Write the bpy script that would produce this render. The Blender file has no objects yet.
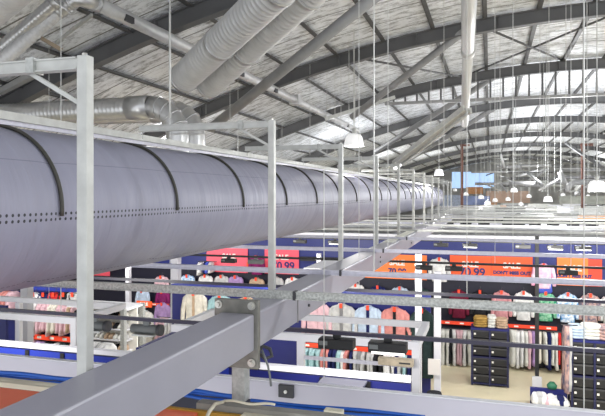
import bpy, math, random
from mathutils import Vector, Matrix
random.seed(7)
PI = math.pi
sc = bpy.context.scene
COL = sc.collection
S17, C17 = 0.29526, 0.95542      # camera yaw 17.17 degrees to the left of +Y
F, CX, HY, H = 607.0, 302.5, 195.0, 5.1

# ---------------------------------------------------------------- geometry of the place
def U(px, py=None, Y=None, Z=None, X=None):
    """point where the sight line through a spot of the photograph meets a real plane"""
    r = (px - CX) / F
    if Y is not None:
        x = Y * (r * C17 - S17) / (C17 + r * S17); zc = -x * S17 + Y * C17
        z = H - (py - HY) * zc / F if py is not None else 0
        return Vector((x, Y, z))
    if Z is not None:
        zc = (H - Z) * F / (py - HY); xc = r * zc
        return Vector((xc * C17 - zc * S17, xc * S17 + zc * C17, Z))
    zc = None
    y = X * (C17 + r * S17) / (r * C17 - S17); zc = -X * S17 + y * C17
    return Vector((X, y, H - (py - HY) * zc / F))
def D(px, py, zc):
    xc = (px - CX) / F * zc
    return Vector((xc * C17 - zc * S17, xc * S17 + zc * C17, H - (py - HY) * zc / F))

# ---------------------------------------------------------------- materials
MATS = {}
def mat(name, col, rough=0.6, metal=0.0, emit=0.0, noise=0.0, nscale=6.0, bump=0.0, bscale=20.0, spec=0.5, col2=None):
    if name in MATS: return MATS[name]
    m = bpy.data.materials.new(name); m.use_nodes = True
    nt = m.node_tree; b = nt.nodes['Principled BSDF']
    c = (*col, 1)
    b.inputs['Base Color'].default_value = c
    b.inputs['Roughness'].default_value = rough
    b.inputs['Metallic'].default_value = metal
    b.inputs['Specular IOR Level'].default_value = spec
    if emit:
        b.inputs['Emission Color'].default_value = c; b.inputs['Emission Strength'].default_value = emit
    tc = nt.nodes.new('ShaderNodeTexCoord')
    if noise or col2:
        n = nt.nodes.new('ShaderNodeTexNoise'); n.inputs['Scale'].default_value = nscale; n.inputs['Detail'].default_value = 4
        nt.links.new(tc.outputs['Object'], n.inputs['Vector'])
        mx = nt.nodes.new('ShaderNodeMix'); mx.data_type = 'RGBA'
        rp = nt.nodes.new('ShaderNodeMapRange'); rp.inputs[1].default_value = .35; rp.inputs[2].default_value = .65
        nt.links.new(n.outputs['Fac'], rp.inputs[0]); nt.links.new(rp.outputs[0], mx.inputs[0])
        k = 1 - noise
        c2 = (*col2, 1) if col2 else (col[0] * k, col[1] * k, col[2] * k, 1)
        mx.inputs[6].default_value = c; mx.inputs[7].default_value = c2
        nt.links.new(mx.outputs[2], b.inputs['Base Color'])
    if bump:
        n2 = nt.nodes.new('ShaderNodeTexNoise'); n2.inputs['Scale'].default_value = bscale; n2.inputs['Detail'].default_value = 5
        nt.links.new(tc.outputs['Object'], n2.inputs['Vector'])
        bp = nt.nodes.new('ShaderNodeBump'); bp.inputs['Strength'].default_value = bump; bp.inputs['Distance'].default_value = .03
        nt.links.new(n2.outputs['Fac'], bp.inputs['Height']); nt.links.new(bp.outputs[0], b.inputs['Normal'])
    MATS[name] = m
    return m
STEEL = mat('galvanised', (.50, .51, .49), .45, .25, noise=.28, nscale=35)
STEELR = mat('galvanised_rail', (.62, .63, .60), .6, .05, noise=.4, nscale=60, bump=.2, bscale=60)
FRAMEM = mat('frame_steel', (.56, .565, .54), .45, .15, noise=.15, nscale=12)
GIRD = mat('girder_paint', (.36, .355, .41), .38, .1, noise=.06, nscale=3)
PLATE = mat('bare_plate', (.24, .235, .21), .45, .45, noise=.25, nscale=18)
BOLT = mat('bolt', (.55, .54, .5), .3, .8)
SILVER = mat('silver_duct', (.62, .62, .62), .33, .75, noise=.12, nscale=5)
SILVERD = mat('matt_duct', (.62, .62, .62), .5, .3, noise=.12, nscale=5)
RAFT = mat('rafter_grey', (.125, .125, .128), .6, noise=.15, nscale=2)
PURL = mat('purlin_grey', (.12, .12, .12), .6, noise=.4, nscale=4)
TUBEM = mat('brace_tube', (.30, .30, .30), .5, .1, noise=.1)
BLACK = mat('black', (.012, .012, .014), .5)
DARK = mat('dark_grey', (.05, .05, .055), .5)
LAMPG = mat('lamp_grey', (.16, .17, .17), .4)
LILAC = mat('lilac_rail', (.66, .65, .74), .4, .1, noise=.12, nscale=25)
VIO = mat('violet_black_track', (.035, .03, .06), .35)
WHITE = mat('white', (.80, .80, .85), .5, noise=.05)
WHITEW = mat('warm_white', (.78, .76, .70), .6)
NAVY = mat('navy', (.012, .016, .13), .45)
BLUE = mat('royal_blue', (.02, .04, .33), .45)
CBLUE = mat('cable_blue', (.01, .10, .48), .4)
RED = mat('sign_red', (.72, .07, .03), .5)
TAGR = mat('tag_red', (.85, .06, .02), .5)
PINKS = mat('sign_pink', (.85, .10, .15), .5)
YEL = mat('yellow_ochre', (.45, .25, .03), .6)
CREAM = mat('cream', (.70, .66, .52), .6)
WIREM = mat('wire', (.62, .62, .60), .4, .4)
GLOW = mat('lamp_glow', (1, .98, .93), .5, emit=5)
SHADE = mat('lamp_shade', (.8, .8, .8), .4, emit=0.55)
LED = mat('led_strip', (1, .98, .93), .5, emit=1.3)
BROWN = mat('rust_brown', (.17, .075, .055), .6, noise=.2)
SKYW = mat('sky_window', (.45, .66, 1), .3, emit=.85, col2=None)
ORW = mat('orange_panel', (.62, .30, .13), .6, noise=.2)

def floor_mat():
    m = mat('floor_beige', (.74, .67, .47), .35, noise=.12, nscale=1.4)
    return m
def insul_mat():
    m = bpy.data.materials.new('foil_insulation'); m.use_nodes = True; nt = m.node_tree; L = nt.links
    b = nt.nodes['Principled BSDF']; b.inputs['Roughness'].default_value = .5
    tc = nt.nodes.new('ShaderNodeTexCoord')
    n = nt.nodes.new('ShaderNodeTexNoise'); n.inputs['Scale'].default_value = 3.8; n.inputs['Detail'].default_value = 9; n.inputs['Roughness'].default_value = .75
    mp = nt.nodes.new('ShaderNodeMapping'); mp.inputs['Scale'].default_value = (.7, 1.6, 1)
    L.new(tc.outputs['Object'], mp.inputs[0]); L.new(mp.outputs[0], n.inputs['Vector'])
    cr = nt.nodes.new('ShaderNodeValToRGB')  # shade in the wrinkle creases is put into the colour
    cr.color_ramp.elements[0].position = .36; cr.color_ramp.elements[0].color = (.27, .275, .28, 1)
    cr.color_ramp.elements[1].position = .53; cr.color_ramp.elements[1].color = (.90, .92, .95, 1)
    L.new(n.outputs['Fac'], cr.inputs[0])
    # thin support mesh lines that run across the sheets
    sx = nt.nodes.new('ShaderNodeSeparateXYZ'); L.new(tc.outputs['Object'], sx.inputs[0])
    def line(out, period, w):
        a = nt.nodes.new('ShaderNodeMath'); a.operation = 'MULTIPLY'; a.inputs[1].default_value = 1 / period; L.new(out, a.inputs[0])
        f = nt.nodes.new('ShaderNodeMath'); f.operation = 'FRACT'; L.new(a.outputs[0], f.inputs[0])
        g = nt.nodes.new('ShaderNodeMath'); g.operation = 'LESS_THAN'; g.inputs[1].default_value = w; L.new(f.outputs[0], g.inputs[0])
        return g.outputs[0]
    l1 = line(sx.outputs['Y'], .75, .05)
    mx = nt.nodes.new('ShaderNodeMix'); mx.data_type = 'RGBA'; mx.inputs[7].default_value = (.16, .16, .155, 1)
    L.new(l1, mx.inputs[0]); L.new(cr.outputs[0], mx.inputs[6]); L.new(mx.outputs[2], b.inputs['Base Color'])
    bp = nt.nodes.new('ShaderNodeBump'); bp.inputs['Strength'].default_value = .6; bp.inputs['Distance'].default_value = .08
    L.new(n.outputs['Fac'], bp.inputs['Height']); L.new(bp.outputs[0], b.inputs['Normal'])
    return m
def fabric_duct_mat():
    m = bpy.data.materials.new('lavender_duct_fabric'); m.use_nodes = True; nt = m.node_tree; L = nt.links
    b = nt.nodes['Principled BSDF']; b.inputs['Roughness'].default_value = .5
    uv = nt.nodes.new('ShaderNodeUVMap'); uv.uv_map = 'UVMap'
    s = nt.nodes.new('ShaderNodeSeparateXYZ'); L.new(uv.outputs[0], s.inputs[0])
    def M(op, a, bb=None, clamp=False):
        n = nt.nodes.new('ShaderNodeMath'); n.operation = op
        for i, v in enumerate((a, bb)):
            if v is None: continue
            if isinstance(v, (int, float)): n.inputs[i].default_value = v
            else: L.new(v, n.inputs[i])
        return n.outputs[0]
    u, v = s.outputs[0], s.outputs[1]
    def dots(v0, pitch, r, el=1.0):
        fu = M('MULTIPLY', M('SUBTRACT', M('FRACT', M('DIVIDE', u, pitch)), .5), pitch * el)
        dv = M('SUBTRACT', v, v0)
        d = M('SQRT', M('ADD', M('MULTIPLY', fu, fu), M('MULTIPLY', dv, dv)))
        return M('LESS_THAN', d, r)
    a = M('MAXIMUM', dots(-.018, .0465, .0098), dots(.018, .0465, .0098))
    # a stitched seam low on the side, and another on the crown
    st = M('MULTIPLY', M('LESS_THAN', M('ABSOLUTE', M('SUBTRACT', v, -.535)), .004), M('LESS_THAN', M('FRACT', M('DIVIDE', u, .045)), .6))
    cs = M('MULTIPLY', M('LESS_THAN', M('ABSOLUTE', M('SUBTRACT', v, .36)), .003), .35)
    mask = M('MAXIMUM', a, M('MAXIMUM', st, cs))
    n = nt.nodes.new('ShaderNodeTexNoise'); n.inputs['Scale'].default_value = 1.0; n.inputs['Detail'].default_value = 3
    mp = nt.nodes.new('ShaderNodeMapping'); mp.inputs['Scale'].default_value = (9, 1.2, 1)
    L.new(uv.outputs[0], mp.inputs[0]); L.new(mp.outputs[0], n.inputs['Vector'])
    m0 = nt.nodes.new('ShaderNodeMix'); m0.data_type = 'RGBA'
    m0.inputs[6].default_value = (.275, .275, .355, 1); m0.inputs[7].default_value = (.325, .328, .425, 1)
    L.new(n.outputs['Fac'], m0.inputs[0])
    mx = nt.nodes.new('ShaderNodeMix'); mx.data_type = 'RGBA'; mx.inputs[7].default_value = (.02, .02, .03, 1)
    L.new(mask, mx.inputs[0]); L.new(m0.outputs[2], mx.inputs[6]); L.new(mx.outputs[2], b.inputs['Base Color'])
    bp = nt.nodes.new('ShaderNodeBump'); bp.inputs['Strength'].default_value = .35; bp.inputs['Distance'].default_value = .05
    L.new(n.outputs['Fac'], bp.inputs['Height']); L.new(bp.outputs[0], b.inputs['Normal'])
    return m

# ---------------------------------------------------------------- mesh helpers
class MB:
    def __init__(s): s.v = []; s.f = []; s.smooth = []
    def add(s, vs, fs, sm=False):
        o = len(s.v); s.v += [tuple(p) for p in vs]
        for f in fs: s.f.append(tuple(i + o for i in f)); s.smooth.append(sm)
    def box(s, x0, x1, y0, y1, z0, z1):
        vs = [(x, y, z) for x in (x0, x1) for y in (y0, y1) for z in (z0, z1)]
        s.add(vs, [(0, 1, 3, 2), (4, 6, 7, 5), (0, 4, 5, 1), (2, 3, 7, 6), (0, 2, 6, 4), (1, 5, 7, 3)])
        return s
    def beam(s, a, b, w, h, up=(0, 0, 1)):
        a = Vector(a); b = Vector(b); d = (b - a).normalized(); up = Vector(up)
        r = d.cross(up)
        if r.length < 1e-4: r = d.cross(Vector((0, 1, 0)))
        r.normalize(); u = r.cross(d).normalized()
        vs = []
        for p in (a, b):
            for i, j in ((-1, -1), (1, -1), (1, 1), (-1, 1)): vs.append(p + r * (i * w / 2) + u * (j * h / 2))
        s.add(vs, [(3, 2, 1, 0), (4, 5, 6, 7), (0, 1, 5, 4), (1, 2, 6, 5), (2, 3, 7, 6), (3, 0, 4, 7)])
        return s
    def channel(s, a, b, w, h, t=.006):
        """lipped C section: web and two flanges"""
        a = Vector(a); b = Vector(b)
        s.beam(a, b, t, h)
        d = (b - a).normalized(); r = d.cross(Vector((0, 0, 1))).normalized()
        for k in (-1, 1):
            o = Vector((0, 0, k * (h / 2 - t / 2))) + r * (w / 2)
            s.beam(a + o, b + o, w, t)
            o2 = Vector((0, 0, k * (h / 2 - .008))) + r * w
            s.beam(a + o2, b + o2, t, .016)
        return s
    def tube(s, pts, r, n=10, caps=True, rf=None):
        pts = [Vector(p) for p in pts]; rings = []
        d0 = (pts[1] - pts[0]).normalized()
        u = d0.cross(Vector((0, 0, 1)))
        if u.length < 1e-3: u = Vector((1, 0, 0))
        u.normalize()
        vs = []
        for i, p in enumerate(pts):
            d = (pts[min(i + 1, len(pts) - 1)] - pts[max(i - 1, 0)]).normalized()
            u = (u - d * u.dot(d)).normalized(); w = d.cross(u)
            rr = rf(i) if rf else (r[i] if isinstance(r, (list, tuple)) else r)
            for k in range(n):
                a = 2 * PI * k / n; vs.append(p + (u * math.cos(a) + w * math.sin(a)) * rr)
        fs = [(i * n + k, i * n + (k + 1) % n, (i + 1) * n + (k + 1) % n, (i + 1) * n + k) for i in range(len(pts) - 1) for k in range(n)]
        s.add(vs, fs, n > 6)
        if caps:
            s.f.append(tuple(len(s.v) - len(vs) + k for k in range(n))[::-1]); s.smooth.append(False)
            s.f.append(tuple(len(s.v) - n + k for k in range(n))); s.smooth.append(False)
        return s
    def ribbed(s, a, b, r, pitch=.12, h=.012, n=20):
        """straight duct with raised spiral seams"""
        a = Vector(a); b = Vector(b); L = (b - a).length; k = max(2, int(L / pitch)); pts = []; rs = []
        for i in range(k):
            for t, q in ((0, 0), (.72, 0), (.80, h), (.92, h)):
                pts.append(a.lerp(b, (i + t) / k)); rs.append(r + q)
        pts.append(b); rs.append(r)
        return s.tube(pts, rs, n)
    def loft(s, secs, n=14, cap=True):
        """secs: (centre, half width x, half depth y) stacked up z"""
        vs = []
        for c, a, b in secs:
            for k in range(n):
                t = 2 * PI * k / n; cx, sy = math.cos(t), math.sin(t)
                vs.append((c[0] + a * math.copysign(abs(cx) ** .7, cx), c[1] + b * math.copysign(abs(sy) ** .7, sy), c[2]))
        m = len(secs)
        s.add(vs, [(i * n + k, i * n + (k + 1) % n, (i + 1) * n + (k + 1) % n, (i + 1) * n + k) for i in range(m - 1) for k in range(n)], True)
        o = len(s.v) - len(vs)
        if cap:
            s.f.append(tuple(o + k for k in range(n))[::-1]); s.smooth.append(False)
            s.f.append(tuple(o + (m - 1) * n + k for k in range(n))); s.smooth.append(False)
        return s
    def lathe(s, prof, c=(0, 0, 0), n=20):
        vs = []
        for r, z in prof:
            for k in range(n):
                t = 2 * PI * k / n; vs.append((c[0] + r * math.cos(t), c[1] + r * math.sin(t), c[2] + z))
        s.add(vs, [(i * n + k, i * n + (k + 1) % n, (i + 1) * n + (k + 1) % n, (i + 1) * n + k) for i in range(len(prof) - 1) for k in range(n)], True)
        return s
    def build(s, name, m, parent=None, at=None, bevel=0):
        """mesh linked as one object; its origin is moved to `at`"""
        if at is None and parent is None:
            n = max(1, len(s.v)); at = (sum(p[0] for p in s.v) / n, sum(p[1] for p in s.v) / n, min(p[2] for p in s.v))
        at = at or (0, 0, 0)
        me = bpy.data.meshes.new(name)
        me.from_pydata([(p[0] - at[0], p[1] - at[1], p[2] - at[2]) for p in s.v], [], s.f)
        me.polygons.foreach_set('use_smooth', s.smooth)
        me.materials.append(m); me.update()
        o = bpy.data.objects.new(name, me); COL.objects.link(o); o.location = at
        if parent is not None:
            o.parent = parent
            o.location = Vector(at) - Vector(parent.location) if parent.parent is None else Vector(at) - Vector(parent.location) - Vector(parent.parent.location)
        if bevel:
            b = o.modifiers.new('bevel', 'BEVEL'); b.width = bevel; b.segments = 2; b.limit_method = 'ANGLE'
        return o
def tag(o, label=None, cat=None, group=None, kind=None):
    if label: o['label'] = label
    if cat: o['category'] = cat
    if group: o['group'] = group
    if kind: o['kind'] = kind
    return o
def empty(name, loc, label=None, cat=None, group=None):
    o = bpy.data.objects.new(name, None); COL.objects.link(o); o.location = loc; o.empty_display_size = .1
    return tag(o, label, cat, group)
def setmat(o, m):
    if o.material_slots:
        o.material_slots[0].link = 'OBJECT'; o.material_slots[0].material = m
def copy_tree(o, parent=None):
    c = o.copy(); COL.objects.link(c); c.parent = parent
    for ch in list(o.children): copy_tree(ch, c)
    return c
ORD = ['first', 'second', 'third', 'fourth', 'fifth', 'sixth', 'seventh', 'eighth', 'ninth', 'tenth', 'eleventh', 'twelfth', 'thirteenth',
       'fourteenth', 'fifteenth', 'sixteenth', 'seventeenth', 'eighteenth', 'nineteenth', 'twentieth']
def ordn(i):
    if i < 20: return ORD[i]
    t = {2: 'twenty', 3: 'thirty', 4: 'forty', 5: 'fifty', 6: 'sixty'}; q, r = divmod(i + 1, 10)
    return t[q][:-1] + 'ieth' if r == 0 else t[q] + '-' + ORD[r - 1]

# ---------------------------------------------------------------- camera
cam = bpy.data.cameras.new('camera'); co = bpy.data.objects.new('camera', cam); COL.objects.link(co)
co.location = (0, 0, H); co.rotation_euler = (PI / 2, 0, math.radians(17.17))
cam.sensor_width = 36; cam.lens = F / 605 * 36; cam.shift_y = -(208 - HY) / 605; cam.clip_start = .05; cam.clip_end = 300
sc.camera = co

# ================================================================= SETTING
def struct(o): o['kind'] = 'structure'; return o
struct(MB().box(-17, 24, 1, 80, -.2, 0).build('floor', floor_mat()))
def zr(x): return H + 3.97 - .0175 * (x - 3) ** 2           # underside of the arched rafters
cm = MB()
xs = [-17 + 41 * i / 48 for i in range(49)]; ys = [-3, 9.2, 14.8, 21, 29, 36.5, 45, 54, 63, 72, 80]
ny = 84
vs = []; fs = []
for i, x in enumerate(xs):
    for j in range(ny):
        y = -3 + 83 * j / (ny - 1)
        vs.append((x, y, zr(x) + .44))
for i in range(48):
    for j in range(ny - 1):
        a = i * ny + j; fs.append((a, a + 1, a + ny + 1, a + ny))
cm.add(vs, fs, True)
o = struct(cm.build('ceiling', insul_mat(), at=(0, 0, 0)))
sol = o.modifiers.new('thick', 'SOLIDIFY'); sol.thickness = .06; sol.offset = 1
struct(MB().box(-17.2, -17, 1, 80, 0, 2.5).build('wall_left', WHITE))
# end wall with a glazed strip
ew = MB(); e0 = U(452, 172, Y=80); e1 = U(494, 188, Y=80)
ew.box(-17, e0.x, 80, 80.3, 0, 11); ew.box(e1.x, 24, 80, 80.3, 0, 11)
ew.box(e0.x, e1.x, 80, 80.3, 0, e1.z); ew.box(e0.x, e1.x, 80, 80.3, e0.z, 11)
struct(ew.build('wall_end', mat('end_wall', (.5, .5, .5), .7, noise=.4, nscale=.6)))
w = struct(MB().box(e0.x, e1.x, 80.12, 80.2, e1.z, e0.z).build('window_1', SKYW))
wf = MB()
for i in range(1, 3): x = e0.x + (e1.x - e0.x) * i / 3; wf.box(x - .03, x + .03, 80.0, 80.11, e1.z, e0.z)
wf.build('window_frame', WHITE, w)

# ---- arched rafters (I-sections)
RY = [3.6, 9.3, 14.8, 21, 28.6, 35.5, 44, 53, 62, 71]
where = ['almost overhead at the top left', 'nearest in view, behind the silver twin ducts', 'sweeping above the brace tube', 'above the row of short truss struts',
         'just beyond the truss struts', 'fifth arch into the hall', 'sixth arch into the hall', 'seventh arch into the hall', 'eighth arch into the hall', 'last arch before the end wall']
for y, wl in zip(RY, where):
    m = MB(); n = 40
    for (dz0, dz1, hw) in ((0, .025, .10), (.025, .295, .02), (.295, .32, .10)):
        vs = []; fs = []
        for i in range(n + 1):
            x = -16.8 + 40 * i / n; z = zr(x)
            vs += [(x, y - hw, z + dz0), (x, y + hw, z + dz0), (x, y + hw, z + dz1), (x, y - hw, z + dz1)]
        for i in range(n):
            a = i * 4
            for k in range(4): fs.append((a + k, a + 4 + k, a + 4 + (k + 1) % 4, a + (k + 1) % 4))
        m.add(vs, fs)
    ro = m.build('roof_rafter', RAFT)
    tag(ro, 'dark grey arched steel roof rafter, ' + wl, 'roof beam', 'arched roof rafters')
    if y < 30:
        st = MB()
        for i in range(20):
            x = -15 + i * 1.9; st.box(x - .01, x + .01, y - .1, y + .1, zr(x) + .02, zr(x) + .30)
        st.build('stiffener_plate', RAFT, ro)['kind'] = 'stuff'
# ---- purlins along the hall
px = -15.5; i = 0
while px < 22:
    m = MB()
    zz = zr(px) + .37
    m.channel((px, -2, zz), (px, 79, zz), .09, .14, .012)
    tag(m.build('roof_purlin', PURL), 'dark steel roof purlin running down the hall, %s from the left eave' % ordn(i), 'roof beam', 'roof purlins')
    px += 1.18; i += 1
# ---- truss under the fourth arch: bottom chord and short struts
ty = 21.0
tr = empty('roof_truss', (2, ty, H + 3), 'shallow roof truss with a row of short upright struts under the arched rafter', 'roof truss')
x0 = U(385, 99, Y=ty).x; zb = H + 3.12
MB().box(x0, 18, ty - .07, ty + .07, zb, zb + .09).build('bottom_chord', TUBEM, tr)
x = x0 + .3
while x < 12:
    MB().box(x - .03, x + .03, ty - .03, ty + .03, zb + .08, zr(x) + .02).build('strut', RAFT, tr); x += .40
# ---- rod bracing in the roof
def rod(p, q, r, lab, m=RAFT, name='brace_rod', grp='roof brace rods', cat='brace rod'):
    return tag(MB().tube([p, q], r, 8).build(name, m), lab, cat, grp)
rod(D(493, 31, 14.5), D(568, 63, 20), .03, 'thin roof brace rod falling to the right, at the upper right')
rod(D(472, 73, 20), D(607, 17, 14.5), .03, 'thin roof brace rod rising to the right, at the upper right')
rod(D(358, 58, 15.3), D(462, 77, 20), .03, 'thin roof brace rod falling to the right, left of the round pipe')
rod(D(300, 92, 20.5), D(322, 68, 16), .03, 'short thin roof brace rod rising to the right, above the dome lamp')
rod(D(566, 143, 33), D(600, 166, 28), .08, 'brace falling to the right between far arches at the right')
# ---- inclined brace tubes
def btube(p, q, r, lab, m=TUBEM):
    t = MB().tube([p, q], r, 16).build('brace_tube', m); return tag(t, lab, 'brace tube', 'inclined brace tubes')
btube(D(211, 128, 13.2), D(378, -6, 9.4), .10, 'long round grey brace tube rising from behind the elbow ducts to the top edge')
btube(D(352, 117, 17.5), D(466, 30, 14.2), .09, 'round grey brace tube rising beside the dome lamp to the dark arch')
btube(D(375, 152, 25), D(499, 74, 20.4), .10, 'third inclined grey tube, crossing behind the hanging pipe')
btube(D(395, 168, 40), D(500, 105, 29), .12, 'faint inclined grey tube far down the hall')
# ---- cable tray rising to the right
ct = empty('cable_tray', D(430, 132, 15), 'pale ladder cable tray rising to the right towards the round pipe', 'cable tray')
a0, a1 = D(393, 163, 17.5), D(464, 108, 13.5); b0, b1 = D(402, 163, 17.5), D(471, 110, 13.5)
MB().beam(a0, a1, .05, .12).build('side_rail', FRAMEM, ct); MB().beam(b0, b1, .05, .12).build('side_rail', FRAMEM, ct)
m = MB()
for i in range(24):
    t = (i + .5) / 24; m.beam(a0.lerp(a1, t), b0.lerp(b1, t), .05, .02)
m.beam(a0.lerp(b0, .5), a1.lerp(b1, .5), .14, .05)
m.build('tray_bed', STEEL, ct)
# ---- round hanging pipe, right of centre
pp = empty('overhead_pipe', D(468, 60, 12), 'long pale round pipe coming from overhead, ending in a rounded cap', 'pipe')
A, B, Cc = D(470, -40, 8.5), D(468, 51, 12.2), D(464.5, 124, 18.5)
MB().tube([A, B], .125, 20).build('pipe_section', mat('pale_pipe', (.62, .62, .62), .45, .2), pp)
MB().tube([B, Cc, Cc + (Cc - B).normalized() * .06], [.11, .11, .06], 20).build('pipe_section', MATS['pale_pipe'], pp)
dd = (Cc - A).normalized()
MB().tube([B - dd * .12, B + dd * .12], .14, 20).build('coupling', SILVERD, pp)

# ================================================================= FABRIC DUCT (large, left)
DX, DZ, DR = -3.15, H - .095, .552
Y0s, PIT = 3.23, 1.488
def duct_r(y):
    f = ((y - Y0s) / PIT) % 1; d = min(f, 1 - f) * PIT
    return DR - .012 * math.exp(-(d / .06) ** 2) + .006 * math.sin(f * PI)
n = 72; yy = []
y = -.5
while y < 37: yy.append(y); y += .062 if y < 16 else .12
vs = []; fs = []
for y in yy:
    for k in range(n):
        a = 2 * PI * k / n; vs.append((DX + duct_r(y) * math.cos(a), y, DZ + duct_r(y) * math.sin(a)))
for i in range(len(yy) - 1):
    for k in range(n): fs.append((i * n + k, (i + 1) * n + k, (i + 1) * n + (k + 1) % n, i * n + (k + 1) % n))
fs.append(tuple((len(yy) - 1) * n + k for k in range(n)))
me = bpy.data.meshes.new('fabric_duct'); me.from_pydata([(v[0] - DX, v[1], v[2] - DZ) for v in vs], [], fs)
uvl = me.uv_layers.new(name='UVMap')
for p in me.polygons:
    p.use_smooth = p.index < len(fs) - 1
    if p.index == len(fs) - 1: continue
    i, k = divmod(p.index, n)
    for li, (di, dk) in zip(p.loop_indices, ((0, 0), (1, 0), (1, 1), (0, 1))):
        a = 2 * PI * (k + dk) / n
        if k >= n // 2: a -= 2 * PI
        uvl.data[li].uv = (yy[i + di], a * DR + .04)
me.materials.append(fabric_duct_mat())
duct = empty('fabric_air_duct', (DX, 4, DZ - DR), 'huge lavender grey fabric air duct with dark hoops, running down the left of the hall', 'air duct')
do = bpy.data.objects.new('duct_skin', me); COL.objects.link(do); do.parent = duct; do.location = (0, -4, DR)
strapm = mat('strap_olive', (.055, .052, .042), .5)
for k in range(-2, 22):
    y = Y0s + k * PIT
    if y > 36: break
    pts = []
    for i in range(25):
        a = math.radians(-4 + 108 * i / 24); pts.append((DX + (DR + .004) * math.cos(a), y, DZ + (DR + .004) * math.sin(a)))
    MB().tube(pts, .013, 8).build('hoop_strap', strapm, duct)
# long white rail just above the duct, carried by the frames
r = empty('duct_rail', (-2.85, 12, H + .45), 'long pale rail running above the fabric duct, under the frame bars', 'rail')
MB().box(-2.88, -2.82, .3, 33, H + .462, H + .512).build('rail_top', FRAMEM, r)
MB().box(-2.87, -2.85, .3, 33, H + .435, H + .472).build('rail_lip', LILAC, r)

# ---- post frames along the girder
PY0, PPIT = 2.171, 2.29
GX0, GX1, GZ1, GZ0 = -1.6, -1.378, H - .728, H - .955
GN = ['nearest, widest', 'second', 'third', 'fourth', 'fifth', 'sixth', 'seventh', 'eighth', 'ninth', 'tenth', 'eleventh', 'twelfth']
for i in range(12):
    y = PY0 + PPIT * i
    t = empty('post_frame', (-1.6, y, GZ1), 'galvanised post with a crossbar reaching left over the fabric duct, %s from the camera' % GN[i], 'post', 'post frames standing on the girder')
    zt = H + .585
    MB().box(-1.653, -1.603, y - .025, y + .025, GZ1 - .16, zt).build('post', FRAMEM, t, bevel=.004)
    m = MB().box(-2.80, -1.655, y - .02, y + .02, zt - .058, zt - .006).box(-2.80, -1.655, y - .03, y - .02, zt - .012, zt - .006).box(-2.80, -1.655, y - .03, y - .02, zt - .058, zt - .052); m.build('crossbar', FRAMEM, t)
    MB().beam((-1.9, y, zt - .06), (-1.65, y, zt - .20), .018, .018).build('diagonal_brace', FRAMEM, t)
    MB().box(-1.90, -1.86, y - .04, y + .025, zt - .064, zt + .002).build('clamp', STEEL, t)
    MB().tube([(-2.78, y, H + .47), (-2.78, y, zt - .05)], .004, 6).build('hanger_bracket', STEEL, t)
    m = MB().box(-1.604, -1.598, y - .04, y + .04, GZ1 - .14, GZ1 - .02); m.build('foot_plate', STEEL, t)
    if i < 3:
        MB().tube([(-1.63, y, zt), (-1.63, y, zt + .012)], .012, 6).build('top_bolt', BOLT, t)

# ---- the girder
g = empty('box_girder', (-1.49, 8, GZ0), 'long lavender grey box girder running from the lower left into the hall', 'girder')
MB().box(GX0, GX1, .6, 3.465, GZ0, GZ1).build('girder_section', GIRD, g, bevel=.012)
MB().box(GX0, GX1, 3.495, 24, GZ0, GZ1).build('girder_section', GIRD, g, bevel=.012)
ep = MB().box(-1.646, -1.352, 3.462, 3.498, H - 1.067, H - .646).build('end_plate', PLATE, g, bevel=.004)
for (bx, bz) in ((-1.615, H - .68), (-1.395, H - .68), (-1.395, H - 1.028), (-1.615, H - 1.028)):
    b = MB().tube([(bx, 3.462, bz), (bx, 3.452, bz)], .025, 16).tube([(bx, 3.452, bz), (bx, 3.432, bz)], .015, 6)
    b.build('plate_bolt', BOLT, g)
MB().box(GX0 - .004, GX1 + .004, 4.33, 4.345, GZ0 - .002, GZ1 + .003).build('weld_joint_shadow', mat('seam', (.2, .19, .18), .6), g)  # dark band: weld line with the shadow at the section joint painted in
for yb in (4.62, 7.9, 11.2):
    for zz in (GZ0 + .08, GZ0 + .14): MB().tube([(GX1, yb, zz), (GX1 + .012, yb, zz)], .012, 8).build('side_bolt', DARK, g)
for yb in (1.9,):
    MB().tube([(GX1, 2.02, GZ0 + .06), (GX1 + .02, 2.03, GZ0 + .06)], .012, 8).build('side_bolt', DARK, g)
MB().box(GX0 + .02, GX1 - .06, 9.3, 12.2, GZ1, GZ1 + .01).build('glint_strip', mat('glint_cream', (.8, .8, .72), .4), g)  # pale strip: light reflecting on the girder top, with white angle pieces
# short column under the joint
m = MB().box(-1.546, -1.458, 3.50, 3.585, H - 1.29, GZ0 - .0)
t = m.build('support_column', STEEL, bevel=.004); tag(t, 'short square galvanised column under the bolted girder joint', 'column')

# ================================================================= CROSS RAILS over the shop
def crossrail(y, z, x0, x1, m, h, w, name, lab, cat, grp, joints=()):
    o = MB()
    if name == 'cross_rail':
        o.box(x0, x1, y - w / 2, y + w / 2, z, z + h); o.box(x0, x1, y - w / 2 - .012, y - w / 2, z, z + .006); o.box(x0, x1, y - w / 2 - .012, y - w / 2, z + h - .006, z + h)
    else: o.box(x0, x1, y - w / 2, y + w / 2, z, z + h)
    ob = o.build(name, m); tag(ob, lab, cat, grp)
    for jx in joints: MB().box(jx - .01, jx + .01, y - w / 2 - .016, y + w / 2 + .01, z - .004, z + h + .004).build('joint_sleeve', DARK, ob)
    return ob
RL = [4.04, 5.40, 7.72, 10.0, 12.3, 14.5, 16.7, 18.9, 21.2, 23.6, 26.2, 29, 32, 36, 41]
for i, y in enumerate(RL):
    mm = STEELR if i in (0,) else (LILAC if i in (1, 2, 3) else FRAMEM)
    crossrail(y, GZ1 - .005 if i else GZ1, -7.5 if i < 9 else -2, 5.5 + i * 1.3, mm, .045 if i else .054, .035, 'cross_rail',
              'pale horizontal cross rail resting on the girder, %s from the camera' % ordn(i), 'rail', 'cross rails over the shop', joints=(-1.3,) if i < 4 else ())
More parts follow.
